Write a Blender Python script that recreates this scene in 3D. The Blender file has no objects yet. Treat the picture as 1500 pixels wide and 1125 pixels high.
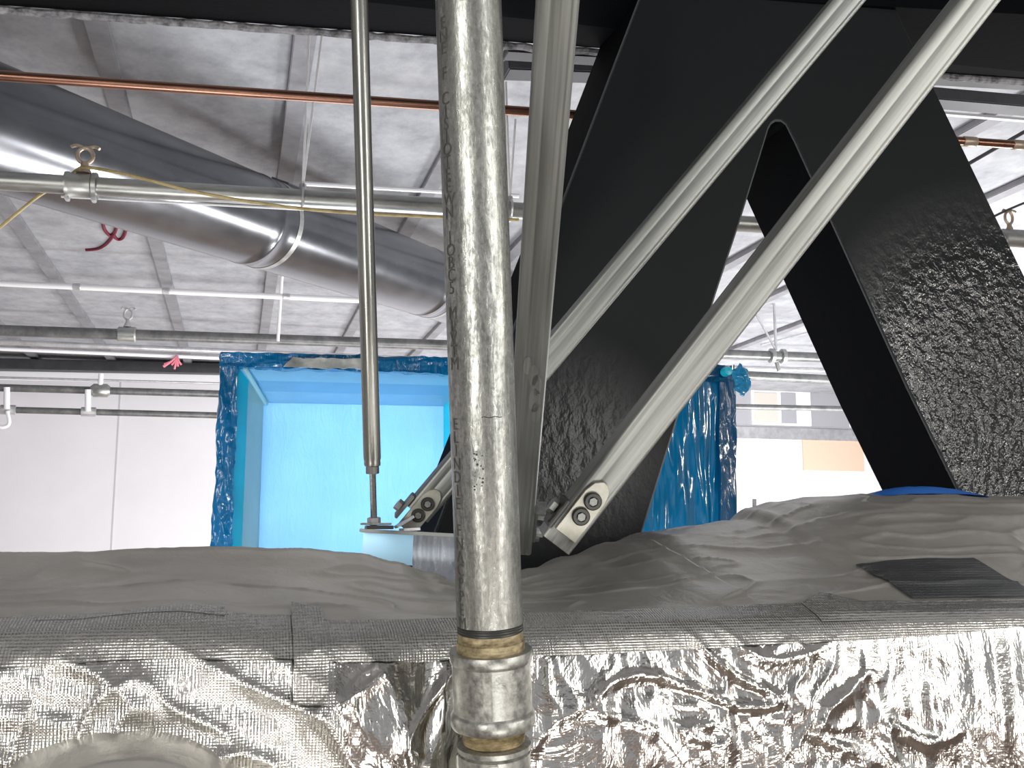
import bpy, bmesh, math, random
from mathutils import Vector, Matrix, noise
random.seed(7)
SC = bpy.context.scene
COL = SC.collection
HZ = 3.2                                   # camera height above the floor
F_PX = 1500.0
yaw = math.radians(14.95); th = math.radians(8.57)
CAM = Vector((0, 0, HZ))
FW = Vector((math.sin(yaw)*math.cos(th), math.cos(yaw)*math.cos(th), math.sin(th)))
RT = Vector((math.cos(yaw), -math.sin(yaw), 0))
UP = RT.cross(FW)
def ray(px, py): return FW + RT*((px-750)/F_PX) + UP*((562.5-py)/F_PX)
def PD(px, py, d): return CAM + ray(px, py)*d
def PY(px, py, Y):
    r = ray(px, py); return CAM + r*(Y/r.y)
def PZ(px, py, z):
    r = ray(px, py); return CAM + r*((z-HZ)/r.z)

# ---------------------------------------------------------------- helpers
GR = {'steel_purlin':'dark purlins under the ceiling','channel_brace':'slanting channel braces','eye_clip':'clips on the hung pipes','pipe_hanger':'pipe hangers','drop_pipe':'drops between the wall pipes','black_wire':'black wires at the right','white_rail':'white rails'}
def tag(o, label=None, cat=None, group=None, kind=None):
    if label and cat: group = group or GR.get(o.name.split('.')[0])
    if label: o['label'] = label
    if cat: o['category'] = cat
    if group: o['group'] = group
    if kind: o['kind'] = kind
    return o
def empty(name, loc=(0,0,0), **k):
    o = bpy.data.objects.new(name, None); COL.objects.link(o); o.location = loc
    o.empty_display_size = .05
    return tag(o, **k)
def wmat(o):
    return (wmat(o.parent) @ o.matrix_basis) if o.parent else o.matrix_basis.copy()
def link(name, bm, mat, parent=None, matrix=None, smooth=True, sharp=40, **k):
    bmesh.ops.recalc_face_normals(bm, faces=bm.faces[:])
    me = bpy.data.meshes.new(name); bm.to_mesh(me); bm.free()
    if smooth:
        for p in me.polygons: p.use_smooth = True
        me.set_sharp_from_angle(angle=math.radians(sharp))
    mats = mat if isinstance(mat, (list, tuple)) else [mat]
    for m in mats: me.materials.append(m)
    o = bpy.data.objects.new(name, me); COL.objects.link(o)
    M = matrix if matrix is not None else Matrix.Identity(4)
    if parent is not None:
        o.parent = parent
        M = wmat(parent).inverted() @ M
    o.matrix_basis = M
    return tag(o, **k)
def frame(p0, p1, back=Vector((0,1,0))):
    """local z runs p0 -> p1, local y points as near as possible along 'back'"""
    z = (p1-p0).normalized(); y = (back - z*back.dot(z)).normalized(); x = y.cross(z)
    M = Matrix((x, y, z)).transposed().to_4x4(); M.translation = p0
    return M, (p1-p0).length
def add_box(bm, a, b):
    vs = [bm.verts.new((x,y,z)) for z in (a[2],b[2]) for y in (a[1],b[1]) for x in (a[0],b[0])]
    for f in ((0,1,3,2),(4,6,7,5),(0,4,5,1),(2,3,7,6),(0,2,6,4),(1,5,7,3)):
        bm.faces.new([vs[i] for i in f])
    return vs
def box_bm(a, b, bev=0):
    bm = bmesh.new(); add_box(bm, a, b)
    if bev: bmesh.ops.bevel(bm, geom=bm.edges[:], offset=bev, segments=2, affect='EDGES')
    return bm
def add_lathe(bm, prof, n=32, cap=True, M=Matrix.Identity(4)):
    rings = []
    for r, z in prof:
        rings.append([bm.verts.new(M @ Vector((r*math.cos(2*math.pi*i/n), r*math.sin(2*math.pi*i/n), z))) for i in range(n)])
    for a, b in zip(rings, rings[1:]):
        for i in range(n): bm.faces.new((a[i], a[(i+1)%n], b[(i+1)%n], b[i]))
    if cap:
        bm.faces.new(rings[0][::-1]); bm.faces.new(rings[-1])
def lathe_bm(prof, n=32, cap=True):
    bm = bmesh.new(); add_lathe(bm, prof, n, cap); return bm
def cyl_bm(r, L, n=24, bev=0): 
    if bev: return lathe_bm([(r-bev,0),(r,bev),(r,L-bev),(r-bev,L)], n)
    return lathe_bm([(r,0),(r,L)], n)
def hexprism(bm, r, z0, z1, M=Matrix.Identity(4)):
    c = r*.1
    add_lathe(bm, [(r-c,z0),(r,z0+c*.6),(r,z1-c*.6),(r-c,z1)], 6, True, M)
def prism(bm, poly, vec):
    """poly: list of world points (planar), extruded by vec"""
    a = [bm.verts.new(p) for p in poly]; b = [bm.verts.new(p+vec) for p in poly]
    n = len(poly)
    bm.faces.new(a); bm.faces.new(b[::-1])
    for i in range(n): bm.faces.new((a[i], b[i], b[(i+1)%n], a[(i+1)%n]))
def sweep(bm, pts, r, n=8, cap=True):
    rings = []; prev = None
    for i, p in enumerate(pts):
        t = (pts[min(i+1,len(pts)-1)] - pts[max(i-1,0)]).normalized()
        if prev is None:
            a = Vector((0,0,1)) if abs(t.z) < .9 else Vector((1,0,0))
            prev = (a - t*a.dot(t)).normalized()
        prev = (prev - t*prev.dot(t)).normalized(); c = t.cross(prev)
        rr = r[i] if isinstance(r, (list,tuple)) else r
        rings.append([bm.verts.new(p + (prev*math.cos(2*math.pi*k/n) + c*math.sin(2*math.pi*k/n))*rr) for k in range(n)])
    for a, b in zip(rings, rings[1:]):
        for i in range(n): bm.faces.new((a[i], a[(i+1)%n], b[(i+1)%n], b[i]))
    if cap: bm.faces.new(rings[0][::-1]); bm.faces.new(rings[-1])
def crv(pts, n=8):
    out = []
    P = [pts[0]] + list(pts) + [pts[-1]]
    for i in range(1, len(P)-2):
        for k in range(n):
            t = k/n
            out.append(.5*((2*P[i]) + (P[i+1]-P[i-1])*t + (2*P[i-1]-5*P[i]+4*P[i+1]-P[i+2])*t*t + (3*P[i]-P[i-1]-3*P[i+1]+P[i+2])*t**3))
    out.append(pts[-1]); return out

# ---------------------------------------------------------------- materials
class NT:
    def __init__(s, name):
        s.m = bpy.data.materials.new(name); s.m.use_nodes = True
        s.t = s.m.node_tree; s.t.nodes.clear()
        s.out = s.n('ShaderNodeOutputMaterial'); s.b = s.n('ShaderNodeBsdfPrincipled')
        s.l(s.b.outputs[0], s.out.inputs[0])
        s.tc = s.n('ShaderNodeTexCoord').outputs['Object']
    def n(s, ty, **k):
        o = s.t.nodes.new(ty)
        for a, v in k.items(): setattr(o, a, v)
        return o
    def l(s, a, b): s.t.links.new(a, b)
    def map(s, scale, src=None, rot=(0,0,0)):
        o = s.n('ShaderNodeMapping'); s.l(src or s.tc, o.inputs[0]); o.inputs['Scale'].default_value = scale
        o.inputs['Rotation'].default_value = rot
        return o.outputs[0]
    def noise(s, scale, detail=3, rough=.5, vec=None, dist=0):
        o = s.n('ShaderNodeTexNoise'); s.l(vec or s.tc, o.inputs['Vector'])
        o.inputs['Scale'].default_value = scale; o.inputs['Detail'].default_value = detail
        o.inputs['Roughness'].default_value = rough; o.inputs['Distortion'].default_value = dist
        return o.outputs[0]
    def voro(s, scale, vec=None, feature='F1', rnd=1):
        o = s.n('ShaderNodeTexVoronoi', feature=feature); s.l(vec or s.tc, o.inputs['Vector'])
        o.inputs['Scale'].default_value = scale; o.inputs['Randomness'].default_value = rnd
        return o.outputs['Distance']
    def wave(s, scale, vec=None, d='X', dist=0):
        o = s.n('ShaderNodeTexWave', bands_direction=d); s.l(vec or s.tc, o.inputs['Vector'])
        o.inputs['Scale'].default_value = scale; o.inputs['Distortion'].default_value = dist
        return o.outputs['Fac']
    def ramp(s, fac, stops):
        o = s.n('ShaderNodeValToRGB'); s.l(fac, o.inputs[0]); e = o.color_ramp.elements
        while len(e) < len(stops): e.new(.5)
        for x, (p, c) in zip(e, stops):
            x.position = p; x.color = (c, c, c, 1) if isinstance(c, (int, float)) else (*c, 1)
        return o.outputs[0]
    def math(s, op, a, b=None):
        o = s.n('ShaderNodeMath', operation=op)
        for i, v in enumerate((a, b)):
            if v is None: continue
            if isinstance(v, (int, float)): o.inputs[i].default_value = v
            else: s.l(v, o.inputs[i])
        return o.outputs[0]
    def mix(s, fac, a, b, blend='MIX'):
        o = s.n('ShaderNodeMix', data_type='RGBA', blend_type=blend)
        for i, v in ((0, fac), (6, a), (7, b)):
            if isinstance(v, (int, float)): o.inputs[i].default_value = v if i == 0 else (v, v, v, 1)
            elif isinstance(v, tuple): o.inputs[i].default_value = (*v, 1)
            else: s.l(v, o.inputs[i])
        return o.outputs[2]
    def bump(s, h, strength=.5, dist=.002, prev=None):
        o = s.n('ShaderNodeBump'); s.l(h, o.inputs['Height'])
        o.inputs['Strength'].default_value = strength; o.inputs['Distance'].default_value = dist
        if prev is not None: s.l(prev, o.inputs['Normal'])
        return o.outputs[0]
    def set(s, **k):
        nm = dict(col='Base Color', metal='Metallic', rough='Roughness', nrm='Normal', coat='Coat Weight', coatr='Coat Roughness',
                  spec='Specular IOR Level', trans='Transmission Weight', em='Emission Color', ems='Emission Strength', alpha='Alpha')
        for a, v in k.items():
            i = s.b.inputs[nm[a]]
            if isinstance(v, (int, float)): i.default_value = v
            elif isinstance(v, tuple): i.default_value = (*v, 1)
            else: s.l(v, i)
        return s.m

def plain(name, col, rough=.5, metal=0, bs=0, bscale=60):
    t = NT(name); t.set(col=col, rough=rough, metal=metal)
    if bs: t.set(nrm=t.bump(t.noise(bscale, 4), bs, .002))
    return t.m
def mottled(name, c1, c2, scale, rough=(.35,.6), metal=0, bs=.2, stretch=(1,1,1), bd=.001, detail=6):
    t = NT(name); v = t.map(stretch)
    n = t.noise(scale, detail, .65, v)
    t.set(col=t.ramp(n, [(.36,c1),(.64,c2)]), metal=metal, rough=t.ramp(n, [(.3,rough[0]),(.7,rough[1])]))
    if bs: t.set(nrm=t.bump(t.noise(scale*1.7, 5, .6, v), bs, bd))
    return t.m
M = {}
# galvanised, spangled: mottle streaked along the length (local z)
t = NT('galvanised_pipe')
v1 = t.map((1,1,.12)); v2 = t.map((1,1,.5))
n1 = t.noise(130, 5, .7, v1); n2 = t.noise(260, 5, .75, v2, .6); n3 = t.noise(14, 3, .5, t.map((1,1,.3)))
mx = t.math('ADD', t.math('MULTIPLY', n1, .5), t.math('MULTIPLY', n2, .5))
c = t.ramp(mx, [(.41,(.17,.175,.165)),(.5,(.33,.335,.315)),(.60,(.56,.56,.52))])
c = t.mix(t.ramp(n3, [(.35,.0),(.72,.30)]), c, (.66,.65,.58))
M['pipe'] = t.set(col=c, metal=.85, rough=t.ramp(mx, [(.35,.46),(.6,.26)]), nrm=t.bump(mx, .55, .0009))
M['coupling'] = mottled('galvanised_casting', (.27,.27,.25), (.52,.52,.48), 120, (.3,.5), .8, .35, bd=.0008)
M['thread'] = mottled('waxy_thread_band', (.16,.12,.06), (.55,.45,.27), 60, (.4,.6), .2, .3, (1,1,2))
M['ink'] = plain('faded_ink', (.10,.10,.09), .6, .3)
def brushed(name, c1, c2, rough=(.28,.45), metal=.9):
    t = NT(name); v = t.map((1,1,.02)); n = t.noise(230, 5, .6, v); m2 = t.noise(40, 2, .5, t.map((1,1,.08)))
    f = t.math('ADD', t.math('MULTIPLY', n, .6), t.math('MULTIPLY', m2, .4))
    return t.set(col=t.ramp(f, [(.38,c1),(.62,c2)]), metal=metal, rough=t.ramp(f, [(.35,rough[0]),(.65,rough[1])]), nrm=t.bump(n, .12, .0006))
M['strut'] = brushed('brushed_channel_steel', (.24,.25,.24), (.38,.39,.37), (.42,.56))
M['strut_warm'] = brushed('brushed_channel_steel_warm', (.26,.27,.255), (.44,.445,.42), (.44,.58))
M['tube'] = brushed('zinc_tube', (.28,.285,.26), (.50,.50,.46), (.24,.36))
M['rod'] = brushed('threaded_zinc', (.25,.24,.23), (.45,.45,.43))
M['zinc'] = mottled('zinc_plate', (.42,.41,.34), (.60,.59,.52), 60, (.4,.5), .6, .1)
M['bolt'] = plain('dark_bolt', (.07,.07,.065), .42, .6)
M['dark_gap'] = plain('dark_recess', (.01,.01,.01), .6)
# black steel: thick glossy intumescent paint
t = NT('black_steel_paint')
b1 = t.noise(58, 3, .55, t.map((1,1,.8)), .15); b2 = t.noise(160, 3, .5)
geo = t.n('ShaderNodeNewGeometry'); sep = t.n('ShaderNodeSeparateXYZ'); t.l(geo.outputs['Position'], sep.inputs[0])
# the coat is thick and lumpy low on the legs, thinner and flatter higher up
def blob(cx, cz, rad):
    dx = t.math('MULTIPLY', t.math('SUBTRACT', sep.outputs['X'], cx), 1/rad); dz = t.math('MULTIPLY', t.math('SUBTRACT', sep.outputs['Z'], cz), 1/rad)
    return t.ramp(t.math('SQRT', t.math('ADD', t.math('MULTIPLY', dx, dx), t.math('MULTIPLY', dz, dz))), [(.25,1.0),(1.0,.0)])
c1_, c2_ = PY(1480, 590, 1.65), PY(830, 660, 1.65)
low = t.math('ADD', t.math('MAXIMUM', blob(c1_.x, c1_.z, .46), t.math('MULTIPLY', blob(c2_.x, c2_.z, .22), .30)), .035)
bm_ = t.bump(t.math('MULTIPLY', b1, low), 1.0, .009); bm_ = t.bump(b2, .25, .001, bm_)
M['black'] = t.set(col=(.0075,.0088,.0098), rough=t.ramp(low, [(.0,.55),(.5,.2)]), nrm=bm_, spec=t.ramp(low, [(.0,.10),(.6,.7)]))
t = NT('black_steel_shade'); M['black_shade'] = t.set(col=(.0022,.0026,.0034), rough=.75, spec=.04, nrm=t.bump(t.noise(60, 4), .3, .002))  # same black paint, coloured darker for the shaded leg sides and beam
# foil
def foil(name, col, rough, wr=.6, scrim=0.0, wscale=1.0):
    t = NT(name)
    vz = t.map((1,1,1))
    w1 = t.noise(22*wscale, 5, .62, vz, .9); w2 = t.noise(75*wscale, 4, .6, t.map((1.5,1,.6)), 1.2)
    vo = t.voro(34*wscale, t.map((1,1,.6)), 'DISTANCE_TO_EDGE')
    nm = t.bump(w1, wr, .011); nm = t.bump(t.ramp(vo, [(0,0),(.12,1)]), wr*.35, .003, nm); nm = t.bump(w2, wr*.7, .0035, nm)
    if scrim:
        a = t.wave(105, None, 'X', .8); b = t.wave(120, None, 'Z', .8)
        g = t.math('ADD', a, t.math('MULTIPLY', b, .55))
        nv = t.noise(150, 3, .6, t.map((1,1,.14)))
        nm = t.bump(nv, scrim*1.2, .0022, nm)
        nm = t.bump(g, scrim, .0013, nm)
    n = t.noise(9, 4, .6)
    return t.set(col=t.ramp(n, [(.35,tuple(x*.86 for x in col)),(.65,col)]), metal=1, rough=rough, nrm=nm)
M['foil'] = foil('foil_jacket_film', (.78,.77,.735), .25, .34, .30, .6)
M['foil_smooth'] = foil('foil_jacket_smooth', (.74,.725,.69), .2, .55, .04, .45)
M['foil_top'] = foil('foil_jacket_satin', (.62,.595,.55), .38, .20, .0, .5); M['foil_top'].node_tree.nodes['Principled BSDF'].inputs['Metallic'].default_value = .62  # grey-brown base colour stands in for the dull ceiling reflection on top
M['tape'] = foil('foil_tape_scrim', (.72,.71,.67), .27, .22, .55); M['tape'].node_tree.nodes['Principled BSDF'].inputs['Metallic'].default_value = .85
M['tape_dark'] = foil('foil_patch_dull', (.30,.31,.31), .38, .10, .35, .5)
# blue film
def film(name, col, rough=.12, bs=.4, transl=0, sc=18, st=(1,1,.3), em=0):
    t = NT(name); w = t.noise(sc, 4, .6, t.map(st), 1.2); n = t.noise(5, 3)
    nm = t.bump(w, bs, .01)
    t.set(col=t.ramp(n, [(.3,tuple(x*.7 for x in col)),(.7,col)]), rough=rough, nrm=nm, coat=.6, coatr=.08)
    if transl:
        tr = t.n('ShaderNodeBsdfTranslucent'); tr.inputs[0].default_value = (*col, 1)
        mx = t.n('ShaderNodeMixShader'); mx.inputs[0].default_value = transl
        t.l(t.b.outputs[0], mx.inputs[1]); t.l(tr.outputs[0], mx.inputs[2]); t.l(mx.outputs[0], t.out.inputs[0])
    return t.m
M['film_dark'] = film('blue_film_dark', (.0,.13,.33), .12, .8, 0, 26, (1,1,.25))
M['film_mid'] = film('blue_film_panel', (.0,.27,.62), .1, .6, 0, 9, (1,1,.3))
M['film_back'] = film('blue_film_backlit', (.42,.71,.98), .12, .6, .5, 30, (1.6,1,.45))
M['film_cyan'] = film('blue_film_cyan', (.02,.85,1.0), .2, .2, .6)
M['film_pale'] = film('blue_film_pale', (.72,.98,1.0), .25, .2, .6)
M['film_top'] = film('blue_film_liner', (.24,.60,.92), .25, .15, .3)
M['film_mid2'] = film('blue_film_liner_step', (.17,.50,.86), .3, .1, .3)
M['film_bright'] = film('blue_film_crumpled', (.02,.55,1.0), .12, .8, .2, 60, (1,1,1))
M['grey_tape'] = mottled('grey_tape', (.28,.30,.29), (.5,.52,.5), 12, (.3,.5), .3, .2)
# room
M['ceiling'] = None
t = NT('ceiling_board')
n1 = t.noise(5, 8, .7, t.map((1,.8,1))); n2 = t.noise(1.1, 3, .5)
c = t.ramp(n1, [(.35,(.27,.28,.305)),(.65,(.43,.44,.465))])
M['ceiling'] = t.set(col=c, rough=.8, nrm=t.bump(n1, .3, .01))
M['strap'] = mottled('ceiling_strap_paint', (.20,.20,.215), (.27,.27,.29), 10, (.6,.7), 0, 0)
M['wall'] = mottled('wall_board', (.76,.75,.785), (.80,.79,.825), 1.2, (.7,.8), 0, 0)
M['wall_line'] = plain('wall_joint', (.58,.57,.60), .8)
M['floor'] = mottled('floor_boards', (.30,.20,.15), (.50,.40,.32), .8, (.5,.7), 0, 0)
M['round'] = mottled('spiral_duct_sheet', (.11,.115,.125), (.18,.185,.20), 3, (.20,.28), .9, .08, (1,1,.5), .003)
M['copper'] = mottled('copper_tube', (.21,.105,.075), (.34,.18,.125), 20, (.25,.4), .9, .05, (1,1,.2))
M['dull'] = mottled('dull_galvanised', (.30,.31,.30), (.48,.49,.47), 22, (.3,.45), .75, .1, (1,1,.3))
M['conduit'] = mottled('conduit_zinc', (.50,.50,.52), (.66,.66,.68), 12, (.3,.4), .6, 0)
M['dark_pipe'] = mottled('dark_pipe_paint', (.12,.125,.125), (.22,.22,.22), 12, (.35,.45), .4, 0)
M['white_bar'] = plain('white_painted_bar', (.9,.9,.92), .4)
M['yellow'] = mottled('yellow_cable_jacket', (.33,.25,.10), (.52,.42,.20), 30, (.4,.5), 0, 0)
M['red'] = plain('red_marker', (.16,.008,.03), .7)
M['pink'] = plain('pink_ribbon', (.75,.22,.28), .6)
M['brass'] = plain('tarnished_clip', (.42,.34,.27), .4, .5)
M['purlin'] = mottled('dark_purlin', (.045,.048,.055), (.07,.072,.08), 8, (.5,.6), 0, 0)
M['lip'] = mottled('rough_overspray', (.05,.05,.055), (.34,.34,.36), 45, (.5,.6), 0, .8, bd=.004)
M['peach'] = plain('peach_board', (.80,.52,.40), .8)
M['grey_panel'] = plain('grey_panel', (.36,.36,.39), .7)
M['edge'] = plain('pale_edge', (.05,.055,.06), .4)  # slightly lighter grey for the bevelled leg edges

# ---------------------------------------------------------------- setting
ZC = PY(200, 536, 12.0).z
YW = 12.0
ceil = link('ceiling', box_bm((-7,-4,ZC),(11,YW,ZC+.15)), M['ceiling'], smooth=False, kind='structure')
wall = link('wall_back', box_bm((-7,YW,0),(11,YW+.15,ZC+.15)), M['wall'], smooth=False, kind='structure')
link('floor', box_bm((-7,-4,-.1),(11,YW+.15,0)), M['floor'], smooth=False, kind='structure')
hc = ZC-HZ
k = 0
XA, XB, XC, XF = PZ(44,350,ZC).x, PZ(228,350,ZC).x, PZ(430,170,ZC).x, PZ(598,335,ZC).x
print('straps', XA, XB, XC, XF, PZ(443,50,ZC).x, PZ(130,80,ZC).x)
st_ = (XC-XA)/2
for X in [XA-st_*2, XA-st_, XA, XB, XC, XC+st_, XC+st_*2, XC+st_*3, XC+st_*4, XC+st_*5, XC+st_*6]:
    k += 1
    w = .085
    link('trim_%d' % k, box_bm((X-w/2,-1,ZC-.035),(X+w/2,YW-.02,ZC), .004), M['strap'], smooth=False, kind='structure')
for i, q in enumerate((172, 520)):
    p = PY(q, 650, YW)
    k += 1
    link('trim_%d' % k, box_bm((p.x-.007,YW-.006,0),(p.x+.007,YW,ZC)), M['wall_line'], smooth=False, kind='structure')

# dark shadow-gap beam and white bar along the top of the back wall
def bar(name, pa, pb, h, dpt, mat, parent=None, **kk):
    m, L = frame(pa, pb)
    return link(name, box_bm((-h/2,-dpt/2,0),(h/2,dpt/2,L), min(h,dpt)*.08), mat, parent, m, smooth=False, **kk)
a = PY(-300, 529, 11.6); b = PY(640, 549, 11.6)
bar('steel_purlin', a, b, .11, .3, M['purlin'], label='dark steel purlin along the top of the far white wall', cat='beam')
a = PY(-300, 545, 11.2); b = PY(640, 561, 11.2)
bar('white_rail', a, b, .085, .06, M['white_bar'], label='bright white rail running just under the dark purlin on far wall', cat='rail')

# ---------------------------------------------------------------- pipes on the ceiling
def pipe(name, pa, pb, r, mat, label, cat='pipe', group=None, n=20, parent=None):
    group = group or {'wall_pipe':'pipes on the far wall','white_conduit':'white conduits under the ceiling'}.get(name)
    m, L = frame(pa, pb)
    bm = bmesh.new()
    steps = 2
    add_lathe(bm, [(r, L*i/steps) for i in range(steps+1)], n)
    if parent is not None: return link(name, bm, mat, parent, m)
    root = empty(name, m.translation, label=label, cat=cat, group=group); root.matrix_basis = m
    link('tube', bm, mat, root, m)
    return root
def on_pipe(pa, pb, px):
    """point on the line pa-pb whose picture column is px"""
    lo, hi = 0.0, 1.0
    f = lambda t: ((lambda v: 750 + F_PX*v.dot(RT)/v.dot(FW))(pa.lerp(pb, t)-CAM))
    for _ in range(40):
        mid = (lo+hi)/2
        if f(mid) < px: lo = mid
        else: hi = mid
    return pa.lerp(pb, lo)
def ends(px0, py0, px1, py1, d0, lvl=True, ext=0.15):
    a = PD(px0, py0, d0)
    b = PZ(px1, py1, a.z) if lvl else PD(px1, py1, d0)
    v = b-a
    return a - v*ext, b + v*ext

# copper
a = PD(0, 111, 2.2); b = PD(1500, 213, 2.75)
v = b-a; ca, cb = a-v*.15, b+v*.15
r = pipe('copper_pipe', ca, cb, .0115, M['copper'], 'thin copper pipe crossing the upper part of the ceiling behind the rods')
for px in (1420, 1492):
    p = on_pipe(ca, cb, px); m, _ = frame(p, cb)
    link('joint_collar', lathe_bm([(.0122,-.02),(.0135,-.018),(.0135,.018),(.0122,.02)]), M['brass'], r, m)
# main galvanised pipe
a = PD(0, 265, 2.75); b = PD(1500, 352, 3.4); v = b-a; ga, gb = a-v*.12, b+v*.12
rootg = pipe('sprinkler_pipe', ga, gb, .0255, M['dull'], 'grey galvanised pipe with a wide coupling hung under the ceiling at left')
p = on_pipe(ga, gb, 95); q = on_pipe(ga, gb, 143); m, L = frame(p, q)
cp = link('coupling', lathe_bm([(.027,0),(.036,.002),(.036,.014),(.033,.018),(.033,L-.016),(.037,L-.012),(.037,L-.001),(.027,L)]), M['dull'], rootg, m)
for dz in (.008, L-.008):
    link('lug', box_bm((.028,-.012,dz-.006),(.044,.012,dz+.006), .002), M['conduit'], cp, m)
def eye_clip(name, base, h, r, mat, label, cat='clip', up=Vector((0,0,1))):
    m = Matrix.Translation(base)
    root = empty(name, base, label=label, cat=cat)
    link('stem', lathe_bm([(r*1.1,0),(r*.8,h*.18),(r*.55,h*.3),(r*.55,h*.45)], 12), mat, root, m)
    bm = bmesh.new()
    pts = [base + Vector((r*1.05*math.cos(a), 0, h*.72 + h*.3*math.sin(a))) for a in [math.pi*2*i/20 for i in range(21)]]
    sweep(bm, pts, r*.32, 8, False)
    link('eye', bm, mat, root)
    bm = bmesh.new()
    for s in (-1, 1):
        sweep(bm, crv([base+Vector((0,0,h)), base+Vector((s*r*1.2,0,h*1.1)), base+Vector((s*r*1.9,-.005,h*1.0))], 4), r*.25, 6)
    link('wire_tail', bm, mat, root)
    return root
p = on_pipe(ga, gb, 122) + Vector((0,0,.034))
eye_clip('eye_clip', p, .072, .019, M['brass'], 'small tan twisted clip standing on the pipe coupling at left')
p = on_pipe(ga, gb, 1480) + Vector((0,0,.024))
eye_clip('eye_clip', p, .07, .014, M['brass'], 'small reddish clip loop standing on the grey pipe at right edge')
# second short piece of fitting on right
p = on_pipe(ga, gb, 1466); q = on_pipe(ga, gb, 1500); m, L = frame(p, q)
link('coupling', lathe_bm([(.027,0),(.034,.004),(.034,L),(.027,L+.004)]), M['dull'], rootg, m)
# yellow cable
bm = bmesh.new()
pt = [on_pipe(ga, gb, x)+Vector((0,-.03,0)) for x in (60,130,250,400,520,640,760)]
off = [-.07,.036,.016,-.022,-.032,-.036,-.036]
pts = [PD(-20,350,2.74), PD(30,308,2.76)] + [PD(57,287,2.80), PD(92,266,2.83), PD(116,247,2.79), PD(136,246,2.70), PD(200,259,2.66), PD(300,284,2.68), PD(420,303,2.70), PD(520,312,2.73), PD(650,318,2.76), PD(760,322,2.8)]
sweep(bm, crv(pts, 6), .0045, 8)
tag(link('yellow_cable', bm, M['yellow']), 'thin yellow brown cable lying along the grey galvanised pipe at left', 'cable')
# thin white rod in place of the highlight line under the pipe
bm = bmesh.new(); sweep(bm, [PD(90,288,2.9), PD(445,307,2.95)], .0035, 8)
tag(link('pipe_highlight_rod', bm, M['white_bar']), 'thin white rod standing for the highlight line under the galvanised pipe at left', 'wire')
bm = bmesh.new(); sweep(bm, [PD(445,269,4.2), PD(760,287,4.4)], .010, 8)
tag(link('white_conduit', bm, M['white_bar']), 'thin white conduit passing behind the hanging galvanised pipe', 'conduit')

# hangers for the main pipe: V rods + clip
def vhanger(px, top, bot_pt, label, s=1.0):
    root = empty('pipe_hanger', bot_pt, label=label, cat='hanger', group=None)
    for tx, ty in top:
        z_top = min(ZC-.04, HZ+1.6)
        bm = bmesh.new(); p1 = PD(tx, ty, bot_pt_d(bot_pt)+.05)
        sweep(bm, [bot_pt, p1], .0035*s, 8); link('rod', bm, M['white_bar'], root)
    bm = bmesh.new()
    pts = [on_pipe(ga,gb,px) + Vector((0, .031*math.cos(a), .031*math.sin(a))) for a in [math.pi*2*i/24 for i in range(25)]]
    sweep(bm, pts, .004, 8, False); link('band', bm, M['conduit'], root)
    m = Matrix.Translation(bot_pt)
    bm = bmesh.new(); hexprism(bm, .010, -.012, .008); link('nut', bm, M['conduit'], root, m, smooth=False)
    return root
def bot_pt_d(p): return (p-CAM).dot(FW)
c0 = on_pipe(ga, gb, 443)
hg = vhanger(443, [(453,45),(473,40)], c0+Vector((0,0,.034)), 'white V shaped rod hanger holding the galvanised pipe at left')
# little bracket on top
bm = bmesh.new(); pA = PD(450,40,3.0); pB = PD(474,46,3.0)
m, L = frame(pA, pB); link('top_bracket', box_bm((-.008,-.01,0),(.008,.01,L), .001), M['white_bar'], hg, m, smooth=False)
c1 = on_pipe(ga, gb, 747)
vhanger(747, [(741,120),(755,175)], c1+Vector((0,0,.034)), 'small white rod hanger seen in the gap right of the big pipe')

# ceiling conduits farther back
def simple_pipe(pxa, pya, pxb, pyb, d0, dia, mat, name, label, group=None, ext=.1, d1=None):
    a = PD(pxa, pya, d0); b = PD(pxb, pyb, d1 or d0*1.12); v = b-a
    a, b = a-v*ext, b+v*ext
    return pipe(name, a, b, dia/2, mat, label, group=group), a, b
g = 'conduits across the back of the ceiling'
s1 = simple_pipe(0, 415, 530, 440, 6.7, .040, d1=7.15, mat=M['white_bar'], name='white_conduit', label='white conduit crossing the ceiling panels above the dark pipe')
for px in (107, 238, 414):
    p = on_pipe(s1[1], s1[2], px); m, _ = frame(p, s1[2])
    link('joint_collar', cyl_bm(.024, .05, 16, .004), M['conduit'], s1[0], m)
s2 = simple_pipe(0, 484, 1180, 523, 7.2, .080, M['dark_pipe'], 'grey_pipe', 'dark grey pipe with clamp crossing behind the blue wrapped box', ext=.06, d1=8.4)
p = on_pipe(s2[1], s2[2], 172); q = on_pipe(s2[1], s2[2], 200); m, L = frame(p, q)
link('coupling', lathe_bm([(.045,0),(.056,.01),(.056,L-.01),(.045,L)]), M['dull'], s2[0], m)
eye_clip('eye_clip', (p+q)/2+Vector((0,0,.055)), .13, .026, M['conduit'], 'pale clip standing on the coupling of the dark grey pipe')
p = on_pipe(s2[1], s2[2], 1137)
hp = empty('pipe_hanger', p, label='grey split ring hanger and rod holding the far pipe between the black legs', cat='hanger')
bm = bmesh.new(); sweep(bm, [p+Vector((0,0,.05)), Vector((p.x+.0, p.y, ZC))], .012, 8); link('rod', bm, M['conduit'], hp)
bm = bmesh.new(); sweep(bm, [p+Vector((.0,0,.05)), p+Vector((-.33,0,.62))], .009, 8); link('brace_wire', bm, M['conduit'], hp)
for dx in (-.03, .07):
    m, _ = frame(p+Vector((dx-.03,0,0)), s2[2])
    link('ring', lathe_bm([(.05,0),(.060,.005),(.060,.035),(.05,.04)]), M['dull'], hp, m)
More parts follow.
